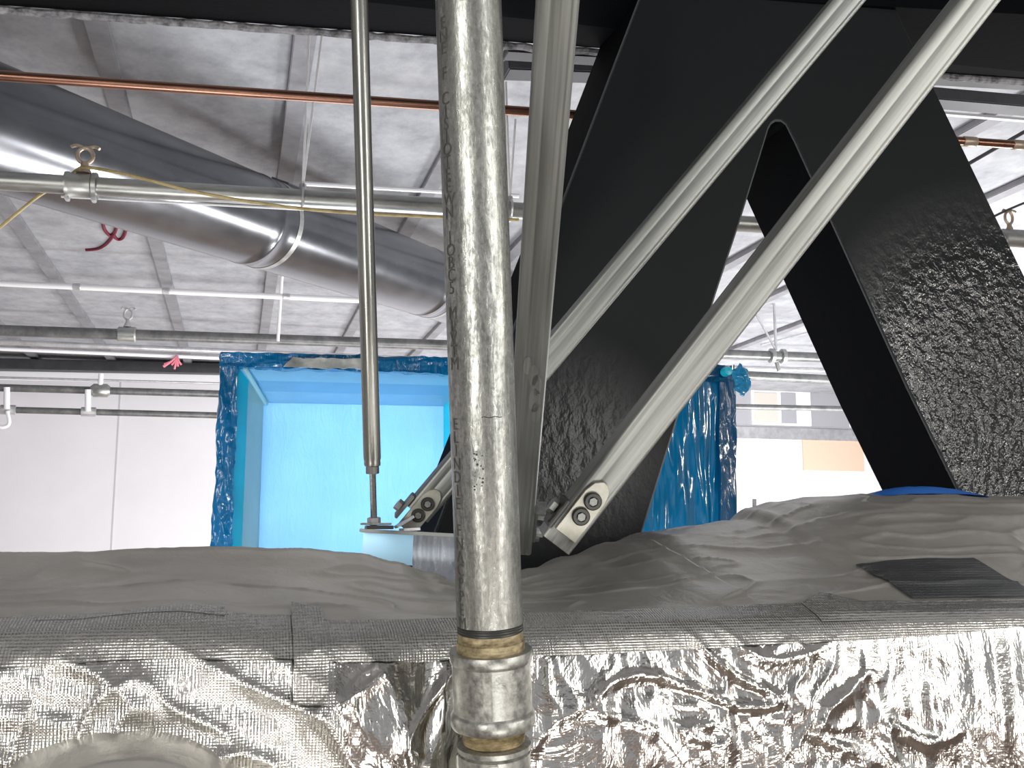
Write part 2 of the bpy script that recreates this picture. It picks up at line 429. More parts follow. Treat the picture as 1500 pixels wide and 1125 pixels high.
bm = bmesh.new(); sweep(bm, [p+Vector((0,0,-.05)), p+Vector((0.02,0,-.12))], .016, 8); link('bolt', bm, M['dull'], hp)
s3 = simple_pipe(0, 501, 640, 527, 8.4, .045, M['conduit'], 'white_conduit', 'pale conduit running directly beneath the dark grey pipe with coupling')
s4 = simple_pipe(0, 511, 640, 538, 9.2, .035, M['white_bar'], 'white_conduit', 'lowest thin white conduit under the ceiling just above the dark purlin')
p = on_pipe(s4[1], s4[2], 260)
rb = bmesh.new()
for i in range(7):
    a0 = random.uniform(-1.2, 1.2)
    sweep(rb, crv([p+Vector((0,-.03,.0)), p+Vector((.04*a0,-.04,-.05)), p+Vector((.11*a0,-.03,-.08-.06*random.random()))], 4), .010, 6)
tag(link('pink_ribbon', rb, M['pink']), 'tuft of pink ribbon tied to a conduit left of the blue box', 'ribbon')
bm = bmesh.new(); sweep(bm, [PD(413,405,7.4), PD(407,500,7.4)], .012, 8)
tag(link('hanger_rod', bm, M['white_bar']), 'vertical white rod dropping to the dark pipe above the blue box', 'rod')
# wall pipes
s5 = simple_pipe(0, 569, 1210, 549, 9.8, .001, M['dark_pipe'], 'x', 'x') if False else None
def wall_pipe(y0, y1, dia, label, mat=M['dark_pipe'], d0=9.6, xa=0, xb=640):
    return simple_pipe(xa, y0, xb, y1, d0, dia, mat, 'wall_pipe', label, ext=.1)
w1 = wall_pipe(568, 586, .072, 'upper dark pipe with a junction fitting on the far white wall')
w2 = wall_pipe(600, 617, .062, 'lower dark pipe with vertical drops on the far white wall')
w3 = wall_pipe(553, 570, .022, 'thin dark line of conduit above the junction fitting on the far wall', mat=M['conduit'])
p = on_pipe(w1[1], w1[2], 147); m, _ = frame(p, w1[2])
ft = link('junction_fitting', lathe_bm([(.04,-.09),(.065,-.06),(.065,.06),(.04,.09)]), M['dull'], w1[0], m)
link('riser', cyl_bm(.024, .12, 12), M['white_bar'], w1[0], Matrix.Translation(p+Vector((0,-.02,.04))))
for px, l in ((130, 'right hand white vertical drop between the two far wall pipes'), (12, 'left hand white vertical drop between the two far wall pipes')):
    pa = on_pipe(w1[1], w1[2], px); pb = on_pipe(w2[1], w2[2], px)
    root = empty('drop_pipe', pb, label=l, cat='pipe')
    bm = bmesh.new(); sweep(bm, [pa+Vector((0,-.06,0)), pb+Vector((0,-.06,0))], .028, 12); link('tube', bm, M['white_bar'], root)
    m, _ = frame(pb, w2[2]); link('tee', lathe_bm([(.034,-.07),(.046,-.065),(.046,.065),(.034,.07)]), M['conduit'], root, m)
pb = on_pipe(w2[1], w2[2], 8)+Vector((0,-.06,-.12))
bm = bmesh.new(); sweep(bm, crv([pb+Vector((.03,0,.1)), pb+Vector((.05,0,-.02)), pb+Vector((-.02,0,-.05)), pb+Vector((-.08,0,0))], 5), .018, 8)
tag(link('hook', bm, M['white_bar']), 'small pale hook under the far wall pipe at left edge', 'hook')

# round spiral duct crossing under the ceiling
A = PD(-40, 175, 3.15); B = PD(760, 462, 7.1)
v = B-A; A2 = A - v*.25; B2 = B + v*.15
m, L = frame(A2, B2)
rd = empty('round_duct', A2, label='large round galvanised duct running away under the ceiling behind the rods', cat='duct'); rd.matrix_basis = m
R = .197
prof = []
joints = [L*.12, L*.40, L*.66, L*.9]
z = 0
prof = [(R, 0)]
for j in joints: prof += [(R, j-.012), (R+.0022, j-.008), (R+.0022, j+.008), (R, j+.012)]
prof += [(R, L)]
pr2 = []
for (r0, z0), (r1, z1) in zip(prof, prof[1:]):
    nn = max(1, int((z1-z0)/.05))
    for i in range(nn): pr2.append((r0+(r1-r0)*i/nn, z0+(z1-z0)*i/nn))
pr2.append(prof[-1])
link('duct_shell', lathe_bm(pr2, 64), M['round'], rd, m)
for j in joints[:3]:
    link('strap_band', lathe_bm([(R+.0005,j+.10),(R+.0015,j+.10),(R+.0015,j+.13),(R+.0005,j+.13)], 64, False), M['dull'], rd, m)
bm = bmesh.new(); add_box(bm, (-.10,-R-.012,L*.43),(.0,-R+.002,L*.50))
link('access_label', bm, M['round'], rd, m @ Matrix.Rotation(math.radians(-62), 4, 'Z'), smooth=False)

# red marking on the ceiling boards
bm = bmesh.new()
for st in ([(126,366),(144,364),(157,356),(168,341),(171,329)], [(151,325),(153,336),(161,345),(166,343)], [(166,343),(171,350),(179,349),(184,338),(183,328)]):
    sweep(bm, crv([PZ(x, y, ZC-.006) for x, y in st], 6), [.011]*(6*(len(st)-1)+1), 6)
tag(link('red_scribble', bm, M['red']), 'dark red hand drawn scribble on the ceiling board at left', 'marking')

# right-hand ceiling purlins and background
def beamrow(px0, y0, px1, y1, Y, h, dep, mat, name, label, cat='beam'):
    a = PY(px0, y0, Y); b = PY(px1, y1, Y)
    return bar(name, a, b, h, dep, mat, label=label, cat=cat)
def zrow(y, px=1450): return PY(px, y, 3).z
a = PY(740, 76, 2.32); b = PY(1700, 134, 2.32)
bar('steel_purlin', a, b, .022, .05, M['purlin'], label='dark narrow purlin directly behind the black beam at upper right', cat='beam')
a = PY(900, 104, 2.9); b = PY(1800, 180, 2.9)
bar('steel_purlin', a, b, .045, .08, M['purlin'], label='dark purlin between pale ceiling strips at upper right', cat='beam')
a = PY(740, 98, 2.75); b = PY(900, 104, 2.75)
bar('steel_purlin', a, b, .05, .08, M['purlin'], label='short dark purlin seen in the gap beside the upright channel', cat='beam')
a = PY(900, 128, 3.1); b = PY(1800, 200, 3.1)
bar('white_rail', a, b, .010, .02, M['white_bar'], label='thin white rail just below the dark purlin at upper right', cat='rail')
bm = bmesh.new(); sweep(bm, [PD(1380,262,4.2), PD(1520,182,4.2)], .008, 8)
tag(link('black_wire', bm, M['purlin']), 'thin black wire sloping across the ceiling at right edge', 'wire')
bm = bmesh.new(); sweep(bm, crv([PD(1440,325,3.3), PD(1475,308,3.4), PD(1530,285,3.5)], 4), .004, 8)
tag(link('black_wire', bm, M['purlin']), 'short black wire passing behind the clip loop at right edge', 'wire')

# far wall openings seen between the black legs
def wq(x0, y0, x1, y1, off, mat, parent, name, depth=.03):
    a = PY(x0, y1, YW-off); b = PY(x1, y0, YW-off)
    return link(name, box_bm((a.x,YW-off-depth,a.z),(b.x,YW-off,b.z)), mat, parent, smooth=False)
wf = empty('window_1', PY(1140, 620, YW), kind='structure')
wq(1040, 565, 1240, 620, .0, M['grey_panel'], wf, 'surround_panel', .02)
wq(1100, 567, 1184, 622, .02, M['white_bar'], wf, 'window_frame', .04)
wq(1106, 576, 1138, 618, .06, plain('tan_glass', (.62,.58,.53), .3), wf, 'pane', .01)
wq(1145, 576, 1165, 620, .06, M['grey_panel'], wf, 'pane', .01)
tag(wq(1176, 645, 1262, 689, .0, M['peach'], None, 'notice_board', .03), 'pale peach board on the white wall between the black legs', 'board')
tag(wq(1000, 632, 1300, 640, .0, M['conduit'], None, 'wall_rail', .05), 'grey horizontal rail on the far wall above the peach board', 'rail')
p5 = simple_pipe(1040, 595, 1300, 600, 9.9, .055, M['dark_pipe'], 'wall_pipe', 'grey pipe crossing the far window between the black legs', ext=.15, d1=10.2)
p6 = simple_pipe(1040, 548, 1300, 560, 9.0, .085, M['dark_pipe'], 'wall_pipe', 'thick dark pipe just above the far window between black legs', ext=.15, d1=9.4)
p7 = simple_pipe(1040, 538, 1300, 545, 10, .05, M['conduit'], 'white_conduit', 'pale conduit above the thick dark pipe between the black legs', ext=.15, d1=10.3)
p8 = simple_pipe(1060, 466, 1300, 470, 9.0, .022, M['conduit'], 'thin_conduit', 'thin grey conduit high between the two black legs', ext=.15, d1=9.4)
bm = bmesh.new(); sweep(bm, [PD(1115,505,8.7), PD(1250,470,9.0)], .008, 6)
tag(link('brace_wire', bm, M['conduit']), 'thin slanted wire between the black legs above the far pipe', 'wire')

# ---------------------------------------------------------------- black steel frame
YS = 1.65; DP = .227
fr = empty('black_steel_frame', PY(1130, 190, YS), label='black painted steel beam with two wide diagonal legs below it', cat='beam')
front = [(975,-110),(935,0),(825,290),(705,600),(628,800),(600,870),(912,870),(945,770),(1050,430),(1085,325),(1127,188)]
arc = [(1131,181),(1137,177),(1145,177),(1152,182)]
rest = [(1165,208),(1230,350),(1330,570),(1405,722),(1475,870),(1745,870),(1500,400),(1370,130),(1254,-110)]
poly = [PY(x, y, YS) for x, y in front+arc+rest]
bm = bmesh.new(); prism(bm, poly, Vector((0,DP,0)))
bm.faces.ensure_lookup_table()
bmesh.ops.recalc_face_normals(bm, faces=bm.faces[:])
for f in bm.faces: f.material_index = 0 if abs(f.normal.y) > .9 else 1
eds = [e for e in bm.edges if all(abs(v.co.y-YS) < 1e-4 for v in e.verts)]
ret = bmesh.ops.bevel(bm, geom=eds, offset=.004, segments=2, affect='EDGES', material=2)
big = [f for f in bm.faces if len(f.verts) > 8]
bmesh.ops.triangulate(bm, faces=big)
link('diagonal_legs', bm, [M['black'], M['black_shade'], M['edge']], fr, smooth=False)
# beam above: front lower edge (1500,18) .. back lower edge (1500,108)
Yb0, Yb1 = 1.640, 1.884
fL = PY(-200, -75, Yb0+.05); fR = PY(1800, 38, Yb0-.02)
bL = PY(-200, -7, Yb1+.03); bR = PY(1800, 137, Yb1-.02)
bm = bmesh.new()
lo = [fL, fR, bR, bL]; tops = Vector((0,0,.55))
a = [bm.verts.new(p) for p in lo]; b = [bm.verts.new(p+tops) for p in lo]
bm.faces.new(a); bm.faces.new(b[::-1])
for i in range(4): bm.faces.new((a[i],a[(i+1)%4],b[(i+1)%4],b[i]))
link('beam', bm, M['black_shade'], fr, smooth=False)
# rough pale lip along the back edge of the beam's lower flange
bm = bmesh.new()
N = 160
pa, pb = bL+Vector((0,.01,-.004)), bR+Vector((0,.01,-.004))
ra = [pa.lerp(pb, i/N) for i in range(N+1)]
pts = [p + Vector((0, .003*noise.noise(Vector((i*.9,0,0))), .004*noise.noise(Vector((i*.7,3,0))))) for i, p in enumerate(ra)]
sweep(bm, pts, [.008+.003*noise.noise(Vector((i*.8,7,1))) for i in range(N+1)], 8)
link('flange_lip', bm, M['lip'], fr)
# weld fleck low on right leg
bm = bmesh.new(); c0 = PY(1398, 567, YS)
for i in range(26):
    a = random.random()*6.28; rr = .016*math.sqrt(random.random())
    add_lathe(bm, [(.0005,-.001),(.0022,.0),(.0014,.0015)], 6, True, Matrix.Translation(c0+Vector((rr*math.cos(a), -.0008, rr*math.sin(a)))) @ Matrix.Rotation(random.random()*6.28,4,'Y') @ Matrix.Rotation(math.pi/2,4,'X'))
link('weld_spatter', bm, M['lip'], fr)

# ---------------------------------------------------------------- blue wrapped duct end
YB = 2.75
bl = empty('blue_wrapped_duct', PY(318, 800, YB), label='open rectangular duct end wrapped in shiny blue plastic film', cat='duct')
def crumple(bm, amp, sc, seed=0, st=(1,1,1)):
    for v in bm.verts:
        q = Vector((v.co.x*st[0],v.co.y*st[1],v.co.z*st[2]))*sc + Vector((seed,seed*2,0))
        v.co += Vector((noise.noise(q), noise.noise(q+Vector((9,1,3))), noise.noise(q+Vector((2,8,5)))))*amp + \
                Vector((noise.noise(q*2.7), noise.noise(q*2.7+Vector((9,1,3))), noise.noise(q*2.7+Vector((2,8,5)))))*amp*.5
def slab(a, b, c, d, thick, nx, ny):
    """bilinear patch a(bl) b(br) c(tr) d(tl), closed with thickness along +Y"""
    bm = bmesh.new(); g = []
    for s in (0, thick):
        g.append([[bm.verts.new(a.lerp(b,i/nx).lerp(d.lerp(c,i/nx), j/ny)+Vector((0,s,0))) for i in range(nx+1)] for j in range(ny+1)])
    for k in (0,1):
        for j in range(ny):
            for i in range(nx):
                q = (g[k][j][i], g[k][j][i+1], g[k][j+1][i+1], g[k][j+1][i]); bm.faces.new(q if k == 0 else q[::-1])
    for j in range(ny):
        for i in (0, nx): bm.faces.new((g[0][j][i], g[0][j+1][i], g[1][j+1][i], g[1][j][i]))
    for i in range(nx):
        for j in (0, ny): bm.faces.new((g[0][j][i], g[0][j][i+1], g[1][j][i+1], g[1][j][i]))
    return bm
def P4(q, Y): return [PY(x, y, Y) for x, y in q]
# left stile of frame
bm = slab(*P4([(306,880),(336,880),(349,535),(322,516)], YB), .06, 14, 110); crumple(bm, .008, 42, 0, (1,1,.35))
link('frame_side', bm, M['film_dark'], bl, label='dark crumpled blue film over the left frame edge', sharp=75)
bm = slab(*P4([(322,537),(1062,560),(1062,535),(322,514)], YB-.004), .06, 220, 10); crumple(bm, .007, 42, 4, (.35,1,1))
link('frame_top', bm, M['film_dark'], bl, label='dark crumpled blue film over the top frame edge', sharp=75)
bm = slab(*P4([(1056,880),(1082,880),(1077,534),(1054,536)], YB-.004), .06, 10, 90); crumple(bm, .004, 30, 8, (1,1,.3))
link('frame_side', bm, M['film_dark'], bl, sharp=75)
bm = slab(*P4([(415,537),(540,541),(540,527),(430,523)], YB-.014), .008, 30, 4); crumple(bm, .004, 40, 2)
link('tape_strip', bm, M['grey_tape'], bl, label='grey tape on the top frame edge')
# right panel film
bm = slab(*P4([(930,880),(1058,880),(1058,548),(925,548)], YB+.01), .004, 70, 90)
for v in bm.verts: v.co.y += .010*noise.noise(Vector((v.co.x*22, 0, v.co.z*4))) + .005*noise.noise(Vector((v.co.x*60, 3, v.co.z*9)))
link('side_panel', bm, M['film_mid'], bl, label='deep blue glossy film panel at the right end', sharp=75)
# rivet
p = PY(1068, 543, YB-.04)
link('rivet', lathe_bm([(.0,0),(.012,.001),(.014,.006),(.014,.03)], 16), plain('cyan_plastic', (.02,.75,1), .3), bl, Matrix.Translation(p) @ Matrix.Rotation(-math.pi/2, 4, 'X'))
# loose crumpled tail of film
bm = bmesh.new(); bmesh.ops.create_icosphere(bm, subdivisions=4, radius=1)
c0 = PY(1085, 556, YB)
for v in bm.verts: v.co = c0 + Vector((v.co.x*.029, v.co.y*.02, v.co.z*.046 - .0))
crumple(bm, .012, 45, 3)
link('loose_film', bm, M['film_bright'], bl, label='bright blue crumpled tail of film at the top right corner', sharp=75)
# recess: chamfered liner and back-lit inner film
out_ = dict(lb=(345,880), lt=(357,536), rt=(690,548), rb=(690,880))
YI = YB+.22
def quad(name, pts, mat, thick=.004, **k):
    bm = bmesh.new(); vs = [bm.verts.new(p) for p in pts]; f = bm.faces.new(vs)
    r = bmesh.ops.extrude_face_region(bm, geom=[f])
    for v in [g for g in r['geom'] if isinstance(g, bmesh.types.BMVert)]: v.co += Vector((0,thick,0))
    return link(name, bm, mat, bl, smooth=False, **k)
# left side liner: bright cyan strip, then pale bevel
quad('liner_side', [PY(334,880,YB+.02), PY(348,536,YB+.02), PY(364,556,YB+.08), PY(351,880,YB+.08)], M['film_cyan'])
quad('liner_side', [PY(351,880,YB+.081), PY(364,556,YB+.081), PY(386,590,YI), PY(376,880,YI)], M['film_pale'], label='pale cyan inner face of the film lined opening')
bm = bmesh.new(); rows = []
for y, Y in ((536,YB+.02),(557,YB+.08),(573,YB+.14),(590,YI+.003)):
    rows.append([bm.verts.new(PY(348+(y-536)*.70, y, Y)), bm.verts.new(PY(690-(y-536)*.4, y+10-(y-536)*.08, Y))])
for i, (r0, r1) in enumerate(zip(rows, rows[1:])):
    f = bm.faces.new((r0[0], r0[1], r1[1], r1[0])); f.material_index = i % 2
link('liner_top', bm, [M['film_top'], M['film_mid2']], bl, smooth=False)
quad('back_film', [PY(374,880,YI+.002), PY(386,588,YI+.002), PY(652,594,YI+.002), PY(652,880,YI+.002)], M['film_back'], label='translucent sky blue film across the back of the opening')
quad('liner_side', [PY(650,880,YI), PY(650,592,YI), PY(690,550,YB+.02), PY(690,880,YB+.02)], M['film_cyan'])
# corner crease ridge
bm = bmesh.new(); sweep(bm, [PY(359,540,YB+.018), PY(372,562,YB+.07), PY(390,592,YI-.01)], .006, 8)
link('corner_crease', bm, M['film_pale'], bl)

# ---------------------------------------------------------------- foil duct
def interp(knots, x):
    if x <= knots[0][0]: return knots[0][1]
    for (x0,y0),(x1,y1) in zip(knots, knots[1:]):
        if x <= x1:
            t = (x-x0)/(x1-x0); t = t*t*(3-2*t)
            return y0+(y1-y0)*t
    return knots[-1][1]
crest_px = [(-200,822,1.30),(0,814,1.30),(100,810,1.30),(300,804,1.30),(430,805,1.30),(520,812,1.30),(575,822,1.31),(620,836,1.32),(665,852,1.34),(720,850,1.38),(775,834,1.40),(840,815,1.44),(900,795,1.45),(960,780,1.46),(1030,772,1.46),(1085,764,1.46),(1112,747,1.46),(1150,738,1.46),(1210,731,1.46),(1300,728,1.46),(1400,729,1.46),(1500,730,1.46),(1700,732,1.46)]
tt_px = [(-200,906),(0,908),(100,905),(250,893),(400,905),(500,912),(660,908),(770,900),(1000,893),(1200,885),(1350,882),(1500,879),(1700,874)]
tb_px = [(-200,985),(0,985),(200,972),(500,976),(770,968),(1000,955),(1200,946),(1350,936),(1500,922),(1700,910)]
kc, ky = [], []
for x, y, Yc in crest_px:
    p = PY(x, y, Yc); kc.append((p.x, p.z)); ky.append((p.x, Yc))
kt = [(PY(x,y,1.065).x, PY(x,y,1.065).z) for x, y in tt_px]
kb = [(PY(x,y,1.005).x, PY(x,y,1.005).z) for x, y in tb_px]
VK = [0,.22,.40,.50,.66,.82,.93,1.0]
def cr(P, V, v):
    for i in range(len(V)-1):
        if v <= V[i+1] or i == len(V)-2: break
    t = (v-V[i])/(V[i+1]-V[i])
    def tan(j):
        if j == 0: return (P[1]-P[0])/(V[1]-V[0])
        if j == len(P)-1: return (P[-1]-P[-2])/(V[-1]-V[-2])
        return (P[j+1]-P[j-1])/(V[j+1]-V[j-1])
    h = V[i+1]-V[i]; m0 = tan(i)*h; m1 = tan(i+1)*h
    return P[i]*(2*t**3-3*t*t+1) + m0*(t**3-2*t*t+t) + P[i+1]*(-2*t**3+3*t*t) + m1*(t**3-t*t)
def ridge(q): return 1-abs(noise.noise(q))*2
def S0(X, v):
    zc, Yc, zt, zb = interp(kc, X), interp(ky, X), interp(kt, X), interp(kb, X)
    zm = zt + (zc-zt)*.50 if zc < HZ+.0 else zt+(zc-zt)*.42
    Ps = [Vector((X,1.06,HZ-.58)), Vector((X,.998,HZ-.30)), Vector((X,1.005,zb)), Vector((X,1.065,zt)), Vector((X,1.21,zm)),
          Vector((X,Yc,zc)), Vector((X,Yc+.09,zc-.05)), Vector((X,Yc+.12,HZ-.30))]
    return cr(Ps, VK, v)
def disp(X, v, p):
    front = max(0, min(1, (.46-v)/.10)); top = max(0, min(1, (v-.50)/.05))*max(0,min(1,(.90-v)/.1))
    q = Vector((p.x, p.y, p.z))
    low = noise.noise(q*4)*.007*top + noise.noise(Vector((q.x*9,q.y*14,q.z*14)))*.0035*top
    # sharp soft folds on top
    low += (ridge(Vector((q.x*5+noise.noise(q*7),q.y*18,3)))**6)*.0030*top
    mid = 1-front-top
    d = low + max(0,mid)*.0015*noise.noise(q*20)
    if front > 0:
        w = noise.noise(q*6)
        a = ridge(Vector((q.x*10+w*1.3, 0, q.z*15+w)))
        b = ridge(Vector((q.x*24, 5, q.z*22+w*2)))
        # flutes : vertical pleats in the middle and right
        fl = noise.noise(Vector((q.x*44, 2, q.z*3.5)))
        # swept folds on the left
        msk = max(0, min(1, .5+1.6*noise.noise(Vector((q.x*4, 4, q.z*6)))))
        sw = noise.noise(Vector((q.x*8, 9, q.z*50+q.x*14)))
        left = max(0, min(1, (-.02-q.x)/.2+.5))
        rr = math.hypot(q.x-CXX, (q.z-CZZ)); an = math.atan2(q.z-CZZ, q.x-CXX)
        ring = (ridge(Vector((rr*17+noise.noise(q*6)*.6, an*1.3, 1)))**3)*max(0, min(1, (.42-rr)/.12))
        d += front*(.010*ring + .014*noise.noise(q*5) + .010*(a**4)*msk + .0035*(b**3)*msk + (1-left)*.0042*fl + left*.0065*sw + .0007*noise.noise(q*60))
        d -= front*.010
    return d
def S(X, v, off=0):
    p = S0(X, v)
    t1 = S0(X, min(1, v+.004)) - S0(X, max(0, v-.004))
    n = Vector((1,0,0)).cross(t1).normalized()
    if n.dot(Vector((0,-1,.6))) < 0: n = -n
    return p + n*(disp(X, v, p)+off)
cc = PD(165, 1335, .90); CXX, CZZ = cc.x, cc.z
X0, X1 = -.62, 1.35
dr = empty('foil_wrapped_duct', (0, 1.25, HZ-.58), label='wide insulated duct wrapped in crinkled silver foil across the foreground', cat='duct')
NX, NV = 900, 300
XSM = PY(500, 1000, 1.0).x
bm = bmesh.new()
grid = [[bm.verts.new(S(X0+(X1-X0)*i/NX, j/NV)) for i in range(NX+1)] for j in range(NV+1)]
for j in range(NV):
    for i in range(NX):
        f = bm.faces.new((grid[j][i], grid[j][i+1], grid[j+1][i+1], grid[j+1][i]))
        xx = X0+(X1-X0)*i/NX
        f.material_index = 1 if j/NV > .495 else (2 if xx > XSM+.03*noise.noise(Vector((0,1,j*.03))) else 0)
link('foil_jacket', bm, [M['foil'], M['foil_top'], M['foil_smooth']], dr, sharp=180)
def patch(name, fx0, fx1, fv0, fv1, mat, nx, nv, off=.0012, **k):
    """a strip of tape lying on the jacket: limits may be functions"""
    bm = bmesh.new(); g = []
    for j in range(nv+1):
        row = []
        for i in range(nx+1):
            s = i/nx; X = fx0+(fx1-fx0)*s
            v0 = fv0(X) if callable(fv0) else fv0; v1 = fv1(X) if callable(fv1) else fv1
            row.append(bm.verts.new(S(X, v0+(v1-v0)*j/nv, off)))
        g.append(row)
    for j in range(nv):
        for i in range(nx): bm.faces.new((g[j][i], g[j][i+1], g[j+1][i+1], g[j+1][i]))
    return link(name, bm, mat, dr, sharp=180, **k)
wob = lambda X, s: .004*noise.noise(Vector((X*9, s, 0)))
patch('tape_band', X0, X1, lambda X: .405+wob(X,1), lambda X: .503+wob(X,5), M['tape'], 800, 40, .0016, label='long strip of woven reinforced foil tape')
xa, xb = PY(1278,840,1.15).x, PY(1455,840,1.15).x
patch('tape_patch', xa, xb, lambda X: .508, lambda X: .64+wob(X,2), M['tape_dark'], 90, 50, .0022, label='dull grey square patch of tape')
xa, xb = PY(425,900,1.1).x, PY(470,900,1.1).x
patch('tape_patch', xa, xb, lambda X: .36, lambda X: .535, M['tape'], 30, 60, .003, label='short vertical piece of shiny tape')
xa, xb = PY(60,900,1.1).x, PY(330,900,1.1).x
patch('tape_patch', xa, xb, lambda X: .49, lambda X: .508+.012*math.sin(X*14+1)+wob(X,3), M['tape'], 160, 30, .002)
xa, xb = PY(1150,880,1.1).x, PY(1240,900,1.1).x
patch('tape_patch', xa, xb, lambda X: .44, lambda X: .535-.9*abs(X-(xa+xb)/2), M['tape'], 50, 40, .003)
# round foil-wrapped branch collar at lower left
cc = PD(165, 1335, .90); axis = (Vector((.10,-1,-.12))).normalized()
m, _ = frame(cc - axis*.14, cc + axis*.25, Vector((0,0,1)))
bm = bmesh.new()
prof = [(.205,-.02),(.192,.02),(.176,.05),(.164,.08),(.158,.11),(.156,.16),(.150,.20),(.140,.215)]
pf = []
for (r0,z0),(r1,z1) in zip(prof, prof[1:]):
    for i in range(8): pf.append((r0+(r1-r0)*i/8, z0+(z1-z0)*i/8))
pf.append(prof[-1])
add_lathe(bm, pf, 200, False)
for v in bm.verts:
    q = v.co; r = Vector((q.x,q.y,0)).normalized(); ang = math.atan2(q.y,q.x)
    v.co += r*(.004*noise.noise(Vector((math.cos(ang)*2,math.sin(ang)*2,q.z*9))) + .0007*noise.noise(Vector((math.cos(ang)*6,math.sin(ang)*6,q.z*60))))
link('branch_collar', bm, M['foil_top'], dr, m, sharp=180, label='round satin foil collar bulging at the lower left')

# blue film scrap lying behind the duct crest on the right
a, b = PY(1268,721,1.50), PY(1425,721,1.50)
bm = bmesh.new(); g = []
for j in range(7):
    row = []
    for i in range(41):
        s = i/40; arch = math.sin(math.pi*s)**.5
        p = a.lerp(b, s) + Vector((0, (j/6-.5)*.08, -.010+.020*arch*math.sin(math.pi*(j/6*.8+.1))+.001*noise.noise(Vector((s*12,j,0)))))
        row.append(bm.verts.new(p))
    g.append(row)
for j in range(6):
    for i in range(40): bm.faces.new((g[j][i], g[j][i+1], g[j+1][i+1], g[j+1][i]))
tag(link('blue_film_scrap', bm, plain('blue_sheet', (.03,.17,.62), .4)), 'strip of blue sheet on the foil duct at foot of right leg', 'sheet')
bm = bmesh.new(); a = PD(1105, 760, 1.95)
sweep(bm, [a, PD(1105,731,1.95)], .004, 8)
tag(link('peg', bm, M['conduit']), 'tiny grey peg poking above the foil duct right of the blue film', 'peg')

# ---------------------------------------------------------------- channels and braces
def channel_bm(L, w=.0413, h=.0413, t=.0026, lip=.009, slots=False):
    """C section; back plate faces local -y, open side +y, with two pressed longitudinal ribs"""
    r = .004
    o = [(-w/2,h),(-w/2,r)] + [(-w/2+r-r*math.cos(a), r-r*math.sin(a)) for a in (math.pi/6,math.pi/3,math.pi/2)]
    o += [(-w*.20,0),(-w*.18,.0003),(-w*.14,.0003),(-w*.12,0)]
    o += [(w*.28,0),(w*.30,.0003),(w*.33,.0003),(w*.35,0)]
    o += [(w/2-r+r*math.sin(a), r-r*math.cos(a)) for a in (0,math.pi/6,math.pi/3)] + [(w/2,r),(w/2,h)]
    inner = [(w/2-lip,h),(w/2-lip,h-.007),(w/2-lip+t*.8,h-.007),(w/2-lip+t*.8,h-t),(w/2-t,h-t),(w/2-t,t+r*.5),(w/2-t-r*.5,t),(-w/2+t+r*.5,t),(-w/2+t,t+r*.5),(-w/2+t,h-t),(-w/2+lip-t*.8,h-t),(-w/2+lip-t*.8,h-.007),(-w/2+lip,h-.007),(-w/2+lip,h)]
    poly = [Vector((x,y,0)) for x, y in o+inner]
    bm = bmesh.new(); prism(bm, poly, Vector((0,0,L)))
    bmesh.ops.triangulate(bm, faces=[f for f in bm.faces if len(f.verts) > 8])
    return bm
def bracket(root, m, z0, s=1.0, mat='zinc'):
    """flat two-hole plate with rounded end, on the back plate; folded tab at the lower end"""
    w = .030*s
    prof = [(-w/2,0),(w/2,0),(w/2,.058*s),(w*.38,.072*s),(w*.12,.079*s),(-w*.12,.079*s),(-w*.38,.072*s),(-w/2,.058*s)]
    bm = bmesh.new(); prism(bm, [Vector((x,-.0062,z0+z)) for x, z in prof], Vector((0,.006,0)))
    bmesh.ops.bevel(bm, geom=bm.edges[:], offset=.0007, segments=1, affect='EDGES')
    pl = link('bracket_plate', bm, M[mat], root, m, smooth=False, label='pale zinc two hole plate')
    for z in (.030*s, .053*s):
        T = m @ Matrix.Translation((0,-.0062,z0+z)) @ Matrix.Rotation(math.pi/2, 4, 'X')
        bt = link('bolt', lathe_bm([(.0108*s,0),(.0108*s,.004*s),(.0095*s,.0052*s),(.0062*s,.0052*s),(.006*s,.003*s)], 28), M['bolt'], pl, T, label='dark round bolt')
        bm = bmesh.new(); hexprism(bm, .0055*s, .003*s, .0062*s); link('bolt_head', bm, M['strut'], bt, T, smooth=False)
    return pl
# right brace (in front)
pb_, pt_ = PD(815, 799, 1.23), PD(1500, -81, 1.23)
m, L = frame(pb_, pt_)
br = empty('channel_brace', pb_, label='wide steel channel brace slanting up to the top right corner, bolted plate at its foot', cat='brace'); br.matrix_basis = m
link('channel', channel_bm(L), M['strut_warm'], br, m, sharp=30)
bracket(br, m, .016, 1.0)
# dark hinge leaf wrapping the left side of the foot
bm = box_bm((-.0245,-.007,.012),(-.0206,.036,.052), .001); add_box(bm, (-.026,.004,.016),(-.0245,.03,.03))
link('hinge_leaf', bm, M['bolt'], br, m, smooth=False)
bm = bmesh.new()
Tb = m @ Matrix.Translation((-.026,.016,.035)) @ Matrix.Rotation(-math.pi/2, 4, 'Y')
hexprism(bm, .010, 0, .008, ); link('hinge_bolt', bm, M['strut'], br, Tb, smooth=False)
link('end_cap', box_bm((-.0185,.003,-.0015),(.0185,.040,.0015), .0005), M['dark_gap'], br, m, smooth=False)
